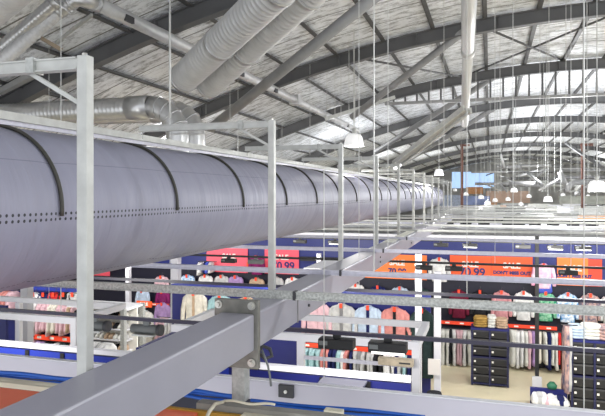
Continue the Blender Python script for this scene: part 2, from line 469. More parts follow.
# black light tracks below
TL = [(4.78, H - 1.1, .030, VIO), (7.0, H - 1.1, .035, VIO), (9.95, H - 1.07, .035, BLACK), (14.4, H - 1.02, .06, BLACK), (17.9, H - 1.02, .06, BLACK), (24, H - .9, .08, BLACK)]
for i, (y, z, h, mm) in enumerate(TL):
    crossrail(y, z - h, -9.5, 4.5 + i * 1.9, mm, h, .035, 'light_track', 'thin black horizontal light track below the cross rails, %s from the camera' % ordn(i), 'light track', 'black light tracks')

# ---- spotlights under the tracks
def spot(px, y, z, w, m, lab, strip=False, style='box', grp='track spotlights', drop=0):
    p = U(px, Y=y); x = p.x
    t = empty('track_spotlight', (x, y, z), lab, 'spotlight', grp)
    MB().box(x - .03, x + .03, y - .018, y + .018, z - .04 - drop, z).build('mounting_arm', m, t)
    z -= drop
    hh = w * .27
    if style == 'box':
        MB().box(x - w / 2, x + w / 2, y - .06, y + .06, z - .03 - hh, z - .03).build('lamp_body', m, t, bevel=.008)
        MB().box(x - w / 2 + .01, x - w / 2 + .08, y - .063, y - .059, z - .03 - hh * .62, z - .03 - hh * .2).build('info_plate', LAMPG, t)
        if strip: MB().box(x - w / 2 + .03, x + w / 2 - .01, y - .066, y - .058, z - .03 - hh * 1.06, z - .03 - hh * .84).build('light_strip', LED, t)
    else:
        MB().tube([(x - w / 2, y, z - .03 - hh * .5), (x + w * .38, y, z - .03 - hh * .5)], hh * .5, 18).build('lamp_body', m, t)
        MB().tube([(x + w * .38, y, z - .03 - hh * .5), (x + w * .5, y, z - .03 - hh * .5)], hh * .62, 18).build('lamp_rim', DARK, t)
        MB().box(x - w / 2 + .03, x + w * .3, y - .06, y + .05, z - .045 - hh, z - .03 - hh).build('reflector_plate', FRAMEM, t)
zt = H - 1.13
spot(337, 4.78, zt, .29, BLACK, 'black box spotlight on the near track, first one right of the girder')
spot(388, 4.78, zt, .30, BLACK, 'black box spotlight with lit strip on the near track, above the cream carton', True)
spot(147, 4.78, zt, .30, LAMPG, 'grey cylinder spotlight on the near track, left of the girder', style='cyl')
spot(95, 4.78, zt, .30, LAMPG, 'grey cylinder spotlight on the near track, half behind the nearest post', style='cyl')
zt = H - 1.105
for pxx, lab, mm in ((424, 'black box spotlight on the third track, in front of the white pillar', BLACK), (454, 'black box spotlight on the third track, at the left end of the long orange sign', BLACK),
                     (568, 'black box spotlight on the third track, over the right orange sign', BLACK), (229, 'black box spotlight on the third track, over the left pink sign', BLACK),
                     (256, 'grey box spotlight on the third track, between the two pink signs', LAMPG)):
    spot(pxx, 9.95, zt, .27, mm, lab, drop=0)
zt = H - 1.08
for q, (pxx, st) in enumerate(((441, 0), (470, 1), (523, 0), (555, 1), (583, 1), (300, 0), (335, 1))):
    spot(pxx, 14.4, zt, .33, BLACK, 'small black spotlight on the fourth track before the blue wall top, %s from the left' % ORD[[2, 3, 4, 5, 6, 0, 1][q]], bool(st))
for q, pxx in enumerate((448, 466, 484, 508, 519, 535, 553, 573, 592)):
    spot(pxx, 24, H - .98, .42, BLACK, 'tiny dark spotlight seen above the blue wall, %s from the left' % ORD[q])

# ---- hanging wires
wire_grp = 'thin hanging wires'
def wire(p, ztop, r, lab, m=WIREM):
    tag(MB().tube([p, (p.x, p.y, ztop)], r, 6).build('hanging_wire', m), lab, 'wire', wire_grp)
def wpx(px, y, zb, r, lab, ztop=None, m=WIREM):
    p = U(px, Y=y); p.z = zb; wire(p, ztop if ztop else zr(p.x) + .4, r, lab, m)
WG = 'thin vertical steel wire hanging from the roof to the rails'
for q, (pxx, y, zb) in enumerate(((170, 5.57, GZ1), (61, 4.78, H - 1.1), (49, 8.5, 3.35), (324, 4.66, H - 1.45), (359, 7.0, H - 1.1), (467, 7, H - 1.1),
                                 (584, 4.66, H - 1.5), (495, 9.95, H - 1.1), (513, 7.95, GZ1), (476, 14.4, H - 1.02), (571, 9.95, H - 1.1), (597, 7.95, GZ1),
                                 (374, 5.57, GZ1), (388, 6.6, H - .6))):
    lab = 'thin vertical wire, ' + ['above the near cream rail left of the girder', 'left of the nearest post', 'over the white shop frame at far left',
        'ending on the white bulkhead right of the girder joint', 'behind the first black spotlight', 'ending on the second track above black garments', 'passing before the right-hand shoe box stack',
        'ending on the third track at the long orange sign', 'ending on a lilac rail at the long orange sign', 'ending at the fourth track', 'ending at the third track over the right sign',
        'ending on a lilac rail at the right edge', 'brightest, right of the dome lamp', 'short, left of the girder'][q]
    wpx(pxx, y, zb, .004 if q not in (12,) else .006, lab, ztop=(H + .2 if q == 3 else None))
rg = random.Random(3)
for q, pxx in enumerate((58, 137, 206, 230, 238, 282, 327, 335, 341, 349, 355, 431, 444, 500, 540, 547, 549, 566, 583, 587, 122, 310)):
    y = rg.uniform(11, 17); wpx(pxx, y, rg.uniform(H + .8, H + 1.5), .006, 'pale thin hanger wire dropping from the roof among the ducts')
for q in range(34):
    wpx(rg.uniform(455, 603), rg.uniform(20, 45), H + .1, .007, 'fine pale hanger wire far down the hall at right', m=STEEL)
chain = tag(MB().tube([U(170, 118, Y=7.4), U(170, -5, Y=7.4)], .016, 8, rf=None).build('hanging_chain', WIREM), 'thick pale chain hanging at left before the elbow ducts', 'chain')
for pxx in (399,):
    pass

# ================================================================= SILVER DUCTS
def sduct(name, segs, lab, m=SILVER):
    t = empty(name, Vector(segs[0][0]), lab, 'air duct'); return t
# long pale duct parallel to the hall, with small square outlets
t = empty('overhead_supply_duct', (-5.1, 10, H + 2.5), 'long slim round duct with small dark outlets sloping across the upper left', 'air duct')
MB().ribbed((-5.1, 7.0, H + 2.6), (-5.1, 24, H + 2.6), .10, .9, .003).build('duct_tube', SILVERD, t)
for pxx, pyy in ((131, 22), (243, 78), (277, 95), (300, 107), (349, 131)):
    c = U(pxx, pyy, X=-4.98); c.z = H + 2.55
    MB().box(-5.03, -4.985, c.y - .10, c.y + .10, c.z - .04, c.z + .05).build('outlet', DARK, t)
MB().box(-5.23, -4.97, 15.7, 16.0, H + 2.47, H + 2.73).build('duct_collar', SILVERD, t)
# paired spiral ducts reaching the top edge
for k, (pa, pb, za, zb_, rr, lab) in enumerate(((( 184, 78), (289, -22), 10.0, 7.2, .235, 'large ribbed silver duct rising to the top edge, left one of the pair'),
                                     (( 209, 86), (319, -16), 10.6, 7.6, .21, 'large ribbed silver duct rising to the top edge, right one of the pair'))):
    A, B = D(pa[0], pa[1], za), D(pb[0], pb[1], zb_); t = empty('spiral_duct', A, lab, 'air duct', 'silver spiral ducts')
    MB().ribbed(A, B, rr, .09, .005, 28).build('duct_tube', SILVERD, t)
    d = (B - A).normalized()
    for f in (.42, .93): MB().tube([A.lerp(B, f) - d * .03, A.lerp(B, f) + d * .03], rr + .016, 28).build('joint_band', SILVER, t)
    MB().tube([A - d * .03, A + d * .04], rr + .014, 28).build('end_band', SILVER, t)
# left ducts
for k, (pa, pb, za, zb_, rr, lab) in enumerate((((-52, 42), (38, -36), 8.0, 6.6, .24, 'ribbed silver duct in the top left corner'),
                                     ((-30, 75), (56, 1), 8.6, 8.0, .085, 'ribbed silver duct rising from the left edge, upper of two side by side'),
                                     ((-30, 89), (60, 10), 8.4, 8.2, .095, 'ribbed silver duct rising from the left edge, lower of two side by side'))):
    A, B = D(pa[0], pa[1], za), D(pb[0], pb[1], zb_); t = empty('spiral_duct', A, lab, 'air duct', 'silver spiral ducts')
    MB().ribbed(A, B, rr, .06, .003, 26).build('duct_tube', SILVERD if k != 1 else SILVER, t)
    d = (B - A).normalized(); MB().tube([B - d * .05, B + d * .03], rr + .012, 26).build('joint_band', SILVER, t)
# segmented elbow joining at the top
def elbow_pts(p0, d0, d1, R, n=5):
    d0 = Vector(d0).normalized(); d1 = Vector(d1).normalized(); pts = []
    ax = d0.cross(d1).normalized(); ang = d0.angle(d1); nrm = ax.cross(d0).normalized(); c = Vector(p0) + nrm * R
    for i in range(n + 1):
        M = Matrix.Rotation(ang * i / n, 3, ax); pts.append(c + M @ (-nrm * R))
    return pts
t = empty('duct_elbow', D(80, 8, 8), 'ribbed silver elbow where the left ducts turn down to the right at the top', 'air duct')
MB().tube([D(59, 11, 8.2), D(66, 4, 8.2), D(77, -2, 8.15), D(86, -1, 8.13), Vector((-5.1, 7.1, H + 2.6))], .115, 24).build('elbow_tube', SILVER, t)
for a_, b_ in ((D(62, 8, 8.2), D(64, 6, 8.2)), (D(70, 1.6, 8.18), D(72, .5, 8.17))): MB().tube([a_, b_], .125, 24).build('seam_band', SILVER, t)
# horizontal duct with elbows dropping behind the fabric duct
hy = 9.0
for k, (ex, yy0, zc, rr, lab) in enumerate(((-4.35, 9.0, H + 1.48, .185, 'horizontal silver duct at left ending in a segmented elbow that drops down'),
                                        (-4.35, 10.6, H + 1.64, .2, 'second silver duct with a segmented elbow, behind and right of the first'))):
    xe = U(151 if k == 0 else 172, 110, Y=yy0).x
    t = empty('elbow_duct', (xe, yy0, zc), lab, 'air duct', 'silver elbow ducts')
    MB().ribbed((-9.3, yy0, zc), (xe, yy0, zc), rr, .08, .002, 26).build('duct_tube', SILVER, t)
    MB().tube([(xe - .42, yy0, zc), (xe, yy0, zc)], rr + .015, 26).build('sleeve', SILVER, t)
    ep_ = elbow_pts((xe, yy0, zc), (1, 0, 0), (0, 0, -1), .5, 5)
    MB().tube(ep_ + [ep_[-1] + Vector((0, 0, -1.5))], rr, 26).build('elbow_tube', SILVER, t)
    for q in range(1, 6):
        d = (ep_[q] - ep_[q - 1]).normalized()
        MB().tube([ep_[q] - d * .012, ep_[q] + d * .012], rr + .014, 26).build('seam_band', SILVER, t)
# square conduit stubs, upper left
tag(MB().beam(D(41, 38, 8.8), D(62, 50, 8.9), .05, .05).build('conduit', mat('tan_conduit', (.34, .27, .19), .5)), 'short tan conduit at the upper left by the elbow ducts', 'conduit')
t = tag(MB().beam(D(20, 70, 12), D(92, 15, 9), .03, .05).build('conduit', FRAMEM), 'thin pale conduit crossing under the left ducts', 'conduit')
t = tag(MB().beam(D(0, 92, 11), D(50, 66, 10), .1, .1).build('conduit', TUBEM), 'grey conduit running low at the far left edge', 'conduit')
t = tag(MB().beam(D(395, 97, 19.5), D(325, 119, 19.5), .10, .10).build('conduit', FRAMEM), 'pale conduit crossing behind the dome lamp', 'conduit')

# ================================================================= PENDANT LAMPS
def pendant(px, py, w_px, dia, lab, power=0, grp='dome pendant lamps'):
    zc = dia * F / w_px; p = D(px, py, zc)
    r = dia / 2; h = dia * .62
    t = empty('pendant_lamp', p, lab, 'pendant lamp', grp)
    m = MB(); prof = [(r, -h / 2), (r * .97, -h * .3), (r * .86, h * .2), (r * .68, h * .44), (r * .3, h * .5), (.0001, h * .5)]
    m.lathe(prof, p, 20); sh = m.build('lamp_shade', SHADE, t)
    MB().lathe([(.0001, -h / 2 + .02), (r * .93, -h / 2 + .02)], p, 20).build('lamp_lens', GLOW, t)
    MB().tube([(p.x, p.y, p.z + h / 2), (p.x, p.y, p.z + h / 2 + .12)], r * .2, 10).build('lamp_cap', FRAMEM, t)
    MB().tube([(p.x, p.y, p.z + h / 2 + .1), (p.x, p.y, zr(p.x) + .4)], .012, 6).build('suspension_rod', WIREM, t)
    if power:
        L = bpy.data.lights.new('lamp_light', 'POINT'); L.energy = power; L.shadow_soft_size = r * .8; L.color = (1, .98, .95)
        lo = bpy.data.objects.new('lamp_light', L); COL.objects.link(lo); lo.parent = t; lo.location = (0, 0, -h / 2 - .12)
pendant(354, 140, 20, .45, 'largest glowing dome pendant lamp, hanging left of centre above the fabric duct', 60)
pendant(439, 172, 9.5, .45, 'glowing dome pendant lamp above the far end of the fabric duct', 300)
pendant(597, 186, 18, .45, 'glowing dome pendant lamp at the right edge', 300)
pendant(397, 157, 5, .4, 'small glowing pendant lamp between the two domes on the left', 0)
far = ((514, 190, 7), (548, 199, 9), (481, 197, 6), (495, 200, 5), (500, 193, 4), (529, 196, 5), (563, 195, 5), (577, 193, 5), (466, 194, 5), (541, 190, 4), (588, 196, 4), (455, 190, 4), (571, 202, 6), (488, 203, 6), (521, 204, 5), (508, 199, 5))
for q, (a, b, w_) in enumerate(far):
    pendant(a, b, w_, .42, 'tiny glowing dome lamp far down the hall, %s from the left' % ordn(sorted(f[0] for f in far).index(a)), 150 if q in (0, 1, 2, 9) else 0)

# ================================================================= NEAR BULKHEADS (bottom of view)
LAV = mat('lavender_white', (.60, .58, .66), .4, noise=.06, nscale=2)
t = empty('white_bulkhead', (0, 4.7, H - 1.66), 'long pale bulkhead beam across the bottom, nearest to the camera', 'bulkhead')
MB().box(-7.5, 6.0, 4.60, 4.65, H - 1.665, H - 1.505).build('bulkhead_face', LAV, t, bevel=.01)
MB().box(-7.5, 6.0, 4.595, 4.655, H - 1.505, H - 1.498).build('bulkhead_cap', WHITE, t)
tag(MB().box(-7.5, 6.0, 4.61, 4.64, 0, H - 1.665).build('base_partition', mat('dark_navy', (.008, .009, .03), .5)), 'dark partition under the long pale bulkhead beam', 'partition')
a = U(279, 384, Y=4.59); b = U(294, 398, Y=4.59)
t = tag(MB().box(a.x, b.x, 4.57, 4.60, b.z, a.z).build('junction_box', DARK, bevel=.004), 'small dark grey junction box on the pale bulkhead, right of the short column', 'junction box')
c = (a + b) / 2; MB().tube([(c.x, 4.57, c.z), (c.x, 4.56, c.z)], .014, 10).build('screw', BOLT, t)
# blue fascia partition behind it
t = empty('blue_fascia', (-2, 5.9, 2.9), 'royal blue fascia partition with a white ledge, just behind the pale bulkhead', 'partition')
xr = U(411, 377, Y=5.9).x
MB().box(-8, xr, 5.88, 5.96, 2.75, H - 1.82).build('fascia_panel', BLUE if False else NAVY, t)
MB().box(-8, U(228, 360, Y=5.86).x, 5.86, 5.88, 2.95, H - 1.82).build('fascia_skin', BLUE, t)
MB().box(-8, xr, 5.86, 5.94, H - 1.80, H - 1.75).build('ledge', WHITE, t)
for pxx in (27, 62, 322, 368):
    c = U(pxx, 355, Y=5.85); MB().box(c.x - .025, c.x + .025, 5.845, 5.86, 2.95, H - 1.82).build('panel_gap', BLACK, t)  # black strips put in for the dark gaps between fascia panels
for (p0, p1, y0, zz, lab) in ((320, 365, 5.72, H - 1.83, 'grey sheet panel lying flat before the navy fascia, right of the girder joint'),):
    a = U(p0, 380, Y=y0).x; b = U(p1, 380, Y=y0).x
    tag(MB().box(a, b, y0 - .12, y0 + .12, zz, zz + .02).build('sheet_panel', mat('sheet_grey', (.13, .13, .17), .5)), lab, 'panel')
# near low ledge with cables, red signs and cream boards
tag(MB().box(-1.75, .9, 3.42, 3.50, H - 1.335, H - 1.295).build('conduit_ledge', mat('dull_ledge', (.30, .29, .26), .6, noise=.2)), 'dull galvanised ledge under the short column, carrying thin cables', 'ledge')
tag(MB().box(-4.6, -2.3, 3.50, 3.60, H - 1.37, H - 1.335).build('conduit_ledge', CREAM), 'pale ledge with taped pipe at the left, behind the red-orange board', 'ledge')
tag(MB().box(U(243, 410, Y=3.4).x, U(292, 410, Y=3.4).x, 3.36, 3.42, 0, H - 1.32).build('cream_board', CREAM), 'cream board standing under the ledge, right of the red and yellow bin', 'board')
tag(MB().box(U(325, 410, Y=3.9).x, U(343, 410, Y=3.9).x, 3.87, 3.93, 0, H - 1.42).build('cream_board', CREAM), 'narrow cream board under the pale bulkhead, right of centre', 'board')
def bundle(p, q, r, lab, m=CBLUE, n=3, sag=.004, name='cable_bundle', cat='cable'):
    t = MB()
    for k in range(n):
        pts = []
        for i in range(17):
            f = i / 16; c = Vector(p).lerp(Vector(q), f); c.z += (k - (n - 1) / 2) * r * 1.7 + sag * math.sin(f * 9 + k * 2); c.y += (k % 2) * r * 1.6; pts.append(c)
        t.tube(pts, r, 8)
    return tag(t.build(name, m), lab, cat)
bundle(U(-20, 373, Y=3.9), U(85, 383, Y=3.9), .014, 'blue cable bundle at the left edge under the pale bulkhead')
bundle(U(165, 390, Y=4.2), U(243, 400, Y=4.2), .014, 'blue cable bundle between girder and short column')
bundle(U(250, 403, Y=4.2), U(425, 419, Y=4.2), .013, 'blue cable bundle right of the short column', n=2)
bundle(U(-10, 381, Y=3.55), U(60, 388, Y=3.55), .022, 'pale taped pipe lying on the left ledge', CREAM, 1, .004, 'pipe', 'pipe')
bundle(U(224, 401, Y=3.42), U(275, 405, Y=3.42), .008, 'thin cream cable lying on the ledge at the column foot', CREAM, 1, .006)
m = MB().tube([U(223, 402, Y=3.4), U(215, 404, Y=3.3), U(209, 412, Y=3.1), U(205, 422, Y=3.0)], .011, 8)
tag(m.build('cable', CREAM), 'cream cable curving down over the red and yellow bin', 'cable')
m = MB().tube([U(262, 350, Y=3.52), U(265, 358, Y=3.5), U(268, 366, Y=3.46), U(270, 376, Y=3.46), U(271, 386, Y=3.47)], .007, 8)
tag(m.build('cable', LAMPG), 'loose grey wire tail hanging beside the bolted joint', 'cable')
m = MB().tube([U(258, 352, Y=3.58), U(263, 346, Y=3.62), U(270, 349, Y=3.62), U(272, 356, Y=3.6), U(265, 359, Y=3.58), U(260, 354, Y=3.56)], .012, 8)
tag(m.build('cable_clamp', DARK), 'small dark cable clamp beside the bolted joint', 'clamp')
# red-orange board lower left, red and yellow bin
tag(MB().box(-4.0, -1.72, 2.3, 3.42, H - 1.38, H - 1.34).build('red_board', mat('red_orange_board', (.95, .20, .10), .5)), 'flat red-orange board at the lower left corner', 'board')
t = empty('sign_bin', (-1.85, 3.2, H - 1.65), 'open red box with ochre inside, below the girder at the bottom', 'box')
x0, x1 = U(150, 410, Y=3.3).x, U(241, 410, Y=3.3).x
MB().box(x0, x1, 3.38, 3.41, H - 1.75, H - 1.33).build('back_panel', YEL, t)
MB().box(x0 - .02, x0 + .01, 2.7, 3.38, H - 1.75, H - 1.36).build('side_panel', RED, t)
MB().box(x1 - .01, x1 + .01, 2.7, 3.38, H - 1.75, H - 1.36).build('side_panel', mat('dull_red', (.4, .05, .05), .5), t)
xm = U(199, 405, Y=3.3).x
MB().box(xm - .01, xm + .01, 2.7, 3.38, H - 1.75, H - 1.40).build('divider', YEL, t)
MB().box(x0 - .02, xm - .03, 2.75, 3.37, H - 1.47, H - 1.45).build('red_flap', RED, t)

# ================================================================= WHITE SHOP FRAME over the fitting
zt_ = H - 1.75
def shop_frame(x0, x1, lab, posts, yb=8.49):
    t = empty('white_shop_frame', ((x0 + x1) / 2, 7.9, 0), lab, 'shop frame')
    MB().box(x0, x1, 7.28, 7.36, zt_ - .09, zt_).build('front_beam', WHITE, t)
    MB().box(x0, x1, yb - .04, yb + .04, zt_ - .08, zt_).build('back_beam', WHITE, t)
    MB().box(x0, x0 + .09, 7.36, yb - .04, zt_ - .09, zt_).build('side_beam', WHITE, t)
    MB().box(x1 - .09, x1, 7.36, yb - .04, zt_ - .09, zt_).build('side_beam', WHITE, t)
    for (x, y) in posts: MB().box(x - .045, x + .045, y - .04, y + .04, 0, zt_ - .09).build('post', WHITE, t)
    return t
shop_frame(-9.6, -5.62, 'white square-tube shop frame at the far left, in front of the pink garments', ((-5.665, 7.32), (-7.7, 8.49)))
fr_ = shop_frame(-4.1, -.80, 'white square-tube shop frame right of the girder, in front of the open jackets', ((-.845, 7.32), (-2.28, 7.32), (-4.05, 8.49)))
MB().box(-4.08, -4.04, 6.4, 8.45, 2.2, zt_ - .09).build('navy_side_panel', NAVY, fr_)
tag(MB().box(-9.8, -7.8, 8.3, 8.36, 0, zt_ - .12).build('navy_panel', NAVY), 'tall navy panel at the left edge under the duct', 'panel')
# pillars
def pillar(pxx, w, y, z1, lab, m=mat('pillar_white', (.55, .55, .60), .5), z0=0):
    c = U(pxx, Y=y); return tag(MB().box(c.x - w / 2, c.x + w / 2, y - w / 2, y + w / 2, z0, z1).build('pillar', m, bevel=.005), lab, 'pillar')
pillar(418.5, .12, 12.0, H - 1.15, 'slim white pillar behind the right end of the white shop frame')
p = pillar(437.5, .15, 14.15, H - 1.75, 'wider white pillar with a notice board, right end of the jacket wall')
c = U(434, 368, Y=13.95); o = MB().box(c.x - .13, c.x + .13, 13.93, 13.97, 1.05, 1.4).build('notice_board', mat('notice', (.6, .57, .56), .5), p); o['label'] = 'pale notice board on the pillar'
p = pillar(537, .09, 16.1, H - 1.0, 'slim black pillar in front of the green jacket', BLACK)
c = U(537, 380, Y=16.0); o = MB().box(c.x - .11, c.x + .11, 15.96, 16.04, 0.1, .62).build('notice_board', mat('notice2', (.66, .66, .68), .5), p); o['label'] = 'white notice card on the pillar'
pillar(128.5, .13, 16, 2.9, 'thin white pillar left of the orange strip sign')
pillar(176, .22, 15.2, 3.45, 'white pillar beside the cream coat, left end of the jacket wall')
pillar(27, .18, 10.5, 3.2, 'white pillar left of the pink garments')
pillar(319, .12, 17, 3.4, 'white post between the pink sign and the posters')

# ================================================================= SHOP WALLS
yw = 19.2
struct(MB().box(-17, 14, yw, yw + .15, 0, 3.78).build('wall_back', mat('near_black_navy', (.006, .006, .02), .5)))
struct(MB().box(-17, 14, yw - .03, yw, 2.5, 3.78).build('trim_1', mat('blue_band', (.012, .02, .15), .45)))
struct(MB().box(-17, 14, yw - .06, yw + .25, 3.78, 3.86).build('trim_2', WHITE))
tag(MB().box(-8.2, -1.35, 14.62, 14.76, 0, 2.62).build('display_wall', NAVY), 'navy low display wall that carries the middle jackets', 'display wall')
tag(MB().box(-8.2, -1.35, 14.56, 14.80, 2.62, 2.70).build('wall_cap', BLUE), 'bright blue cap along the top of the middle display wall', 'wall cap')
tag(MB().box(-13.5, -10.0, 13.12, 13.26, 0, 2.62).build('display_wall', NAVY), 'navy low display wall behind the pink garments at left', 'display wall')
tag(MB().box(-13.5, -10.0, 13.06, 13.3, 2.62, 2.70).build('wall_cap', BLUE), 'bright blue cap along the top of the left display wall', 'wall cap')
# signs
def sign(p0, p1, yt, yb, y, m, lab, texts):
    a = U(p0, yt, Y=y); b = U(p1, yb + (yt - yt), Y=y)
    w_ = b.x - a.x; zt = a.z; zb = b.z
    t = MB().box(a.x, b.x, y - .03, y, zb, zt).build('sale_sign', m, at=(a.x, y, zb)); tag(t, lab, 'sign')
    for (s, fx, fz, size, mm) in texts:
        c = bpy.data.curves.new('lettering', 'FONT'); c.body = s; c.size = size; c.extrude = .004; c.align_x = 'CENTER'; c.align_y = 'CENTER'; c.offset = .008
        tmp = bpy.data.objects.new('tmp', c); me_ = bpy.data.meshes.new_from_object(tmp); bpy.data.objects.remove(tmp); me_.materials.clear(); me_.materials.append(mm)
        o = bpy.data.objects.new('lettering', me_); COL.objects.link(o); o.parent = t
        o.location = (w_ * fx, -.036, (zt - zb) * fz); o.rotation_euler = (PI / 2, 0, 0)
    return t
ORS = mat('sign_orange', (.85, .10, .02), .5); ORL = mat('sign_light_orange', (.90, .20, .035), .5)
ysg = 19.14
sign(362, 427, 253.5, 280, ysg, ORL, 'orange sale sign left of the white shirt, partly behind the girder', (('SALE', .55, .66, .23, WHITEW), ('70.99', .55, .3, .26, NAVY)))
sign(450, 491, 255, 281, ysg, ORS, 'orange sale sign with a price, left half of the long orange pair', (('SALE', .5, .64, .23, WHITEW), ('70.99', .55, .32, .34, NAVY)))
sign(491.3, 532.5, 256, 283, ysg, ORS, "orange sale sign reading don't miss out, right half of the long orange pair", (('SALE', .5, .64, .23, WHITEW), ("DON'T MISS OUT", .5, .36, .135, NAVY)))
sign(557, 588, 257.5, 286, ysg, ORL, 'light orange sale sign at the far right', (('SALE', .5, .62, .23, WHITEW), ("DON'T MISS OUT", .55, .34, .12, NAVY)))
sign(588, 602, 259, 286.5, ysg, mat('sign_red_orange', (.62, .05, .02), .5), 'red panel joined to the right side of the light orange sale sign', ())
sign(207, 248, 247.5, 273, ysg, PINKS, 'pink sale sign partly under the fabric duct', (('SALE', .55, .66, .23, WHITEW),))
sign(265, 299, 249, 274.5, ysg, PINKS, 'pink sale sign with a navy price, left of the posters', (('SALE', .5, .68, .23, WHITEW), ('70.99', .55, .32, .36, NAVY)))
sign(247, 262, 262, 268, ysg - .1, ORS, 'small orange sign between the two pink signs', ())
sign(137, 152, 300.5, 307.5, 17.5, ORS, 'small orange strip sign over folded clothes at left', (('SALE', .5, .5, .14, WHITEW),))
sign(85, 110, 268, 276, 18.9, PINKS, 'narrow pink sign just under the fabric duct at left', ())

# ---------------------------------------------------------------- garments
def cloth(name, c, c2=None, ns=9):
    return mat('cloth_' + name, c, .85, noise=.25 if not c2 else 0, nscale=ns, bump=.5, bscale=9, col2=c2, spec=.15)
CL = {
 'maroon': cloth('maroon', (.14, .012, .035)), 'black': cloth('black', (.018, .018, .022)), 'dusty pink': cloth('pink', (.60, .28, .30)),
 'white': cloth('white', (.74, .74, .74)), 'green patterned': cloth('green', (.01, .22, .11), (.30, .55, .38), 14), 'blue and white patterned': cloth('bluewhite', (.05, .25, .55), (.75, .78, .8), 13),
 'multicoloured': cloth('multi', (.55, .35, .3), (.1, .1, .15), 12), 'light blue': cloth('lblue', (.48, .58, .72)), 'light grey': cloth('lgrey', (.50, .50, .50)),
 'salmon pink': cloth('salmon', (.62, .25, .23)), 'dark green': cloth('dgreen', (.03, .05, .05)), 'cream': cloth('cream', (.72, .68, .60)), 'navy': cloth('navy', (.015, .02, .09)),
 'pale pink': cloth('ppink', (.68, .45, .50)), 'lilac': cloth('lilac', (.38, .25, .48)), 'plum': cloth('plum', (.22, .02, .12)), 'red': cloth('red', (.55, .03, .03)),
 'pale aqua': cloth('aqua', (.35, .55, .58)), 'pink tie-dyed': cloth('tie', (.75, .62, .70), (.75, .32, .5), 6), 'blue': cloth('blue', (.08, .12, .55)), 'mustard': cloth('mustard', (.40, .25, .07)),
 'grey': cloth('grey', (.22, .22, .23)), 'tan': cloth('tan', (.5, .36, .25)), 'orange': cloth('orange', (.7, .2, .05)), 'off-white': cloth('offwhite', (.68, .68, .64))}
def jacket_proto(w, h, opened):
    t = empty('jacket', (0, 0, 0)); hw = w * .36
    m = MB(); secs = []
    for z, a, b in ((-h, .96, .075), (-h * .97, 1.0, .09), (-h * .6, .95, .085), (-h * .3, 1.0, .09), (-h * .13, 1.04, .08), (-h * .06, .8, .07), (-.01, .34, .055), (.015, .26, .05)):
        secs.append(((0, 0, z), hw * a, b))
    m.loft(secs, 18)
    for s in (-1, 1):
        m.tube([(s * hw * .72, 0, -h * .1), (s * hw * 1.02, -.005, -h * .2), (s * hw * 1.24, -.02, -h * .5), (s * hw * 1.30, -.03, -h * .82), (s * hw * 1.30, -.03, -h * .88)], [.06, .075, .065, .055, .045], 10)
    b = m.build('jacket_body', CL['white'], t, at=(0, 0, 0))
    # collar roll
    MB().tube([(-hw * .28, -.02, .0), (-hw * .18, -.065, -.01), (0, -.085, -.06), (hw * .18, -.065, -.01), (hw * .28, -.02, .0)], .022, 8).build('collar', CL['white'], t, at=(0, 0, 0))
    if opened:
        MB().box(-.035, .035, -.105, -.085, -h * .96, -.05).build('front_opening', DARK, t, at=(0, 0, 0))
    MB().tube([(0, 0, .0), (0, 0, .07), (.02, 0, .10), (0, 0, .125)], .007, 6).build('hanger_hook', DARK, t, at=(0, 0, 0))
    MB().box(-.035, .035, -.125, -.108, -.08, .03).build('price_tag', TAGR, t, at=(0, 0, 0))
    return t
protos = {}
used = {}
def jacket(px, ytop, y, w, h, col, lab, grp, opened=False, inner=None):
    key = (w, h, opened)
    if key not in protos: protos[key] = jacket_proto(w, h, opened); t = protos[key]
    else: t = copy_tree(protos[key])
    p = U(px, ytop, Y=y); t.location = p
    for c in t.children:
        if c.name.startswith(('jacket_body', 'collar')): setmat(c, CL[col])
        if inner and c.name.startswith('front_opening'): setmat(c, CL[inner])
    tag(t, lab, 'jacket', grp); return t
gb = 'jackets hanging on the back wall'
for (pxx, yt, col, lab) in ((459, 290, 'maroon', 'maroon jacket with a red tag, first in the top row of the right back wall'), (480, 290.5, 'black', 'black jacket with a red tag, between the maroon and pink ones'),
        (501.5, 291, 'dusty pink', 'dusty pink jacket with a red tag on the right back wall'), (523.5, 291.5, 'white', 'white jacket with a red tag on the right back wall'),
        (545.5, 292, 'green patterned', 'green patterned jacket behind the black pillar'), (567.5, 293, 'blue and white patterned', 'blue and white patterned jacket, right of the green one'),
        (590, 294, 'multicoloured', 'brown multicoloured jacket near the right edge'), (611, 295, 'light grey', 'jacket cut by the right edge of the picture')):
    jacket(pxx, yt, 18.95, .54, .84, col, lab, gb)
jacket(439.5, 258, 18.95, .62, .72, 'white', 'white shirt with a red tag, left of the long orange sign', gb)
jacket(543.5, 264, 18.95, .62, .72, 'pink tie-dyed', 'pink tie-dyed top between the orange signs', gb)
t = tag(MB().loft([((0, 0, -.35), .2, .07), ((0, 0, -.3), .23, .09), ((0, 0, 0), .2, .08)], 14).build('shorts', CL['blue'], at=(0, 0, 0)), 'blue shorts below the pink tie-dyed top', 'shorts'); t.location = U(544, 281, Y=18.95)
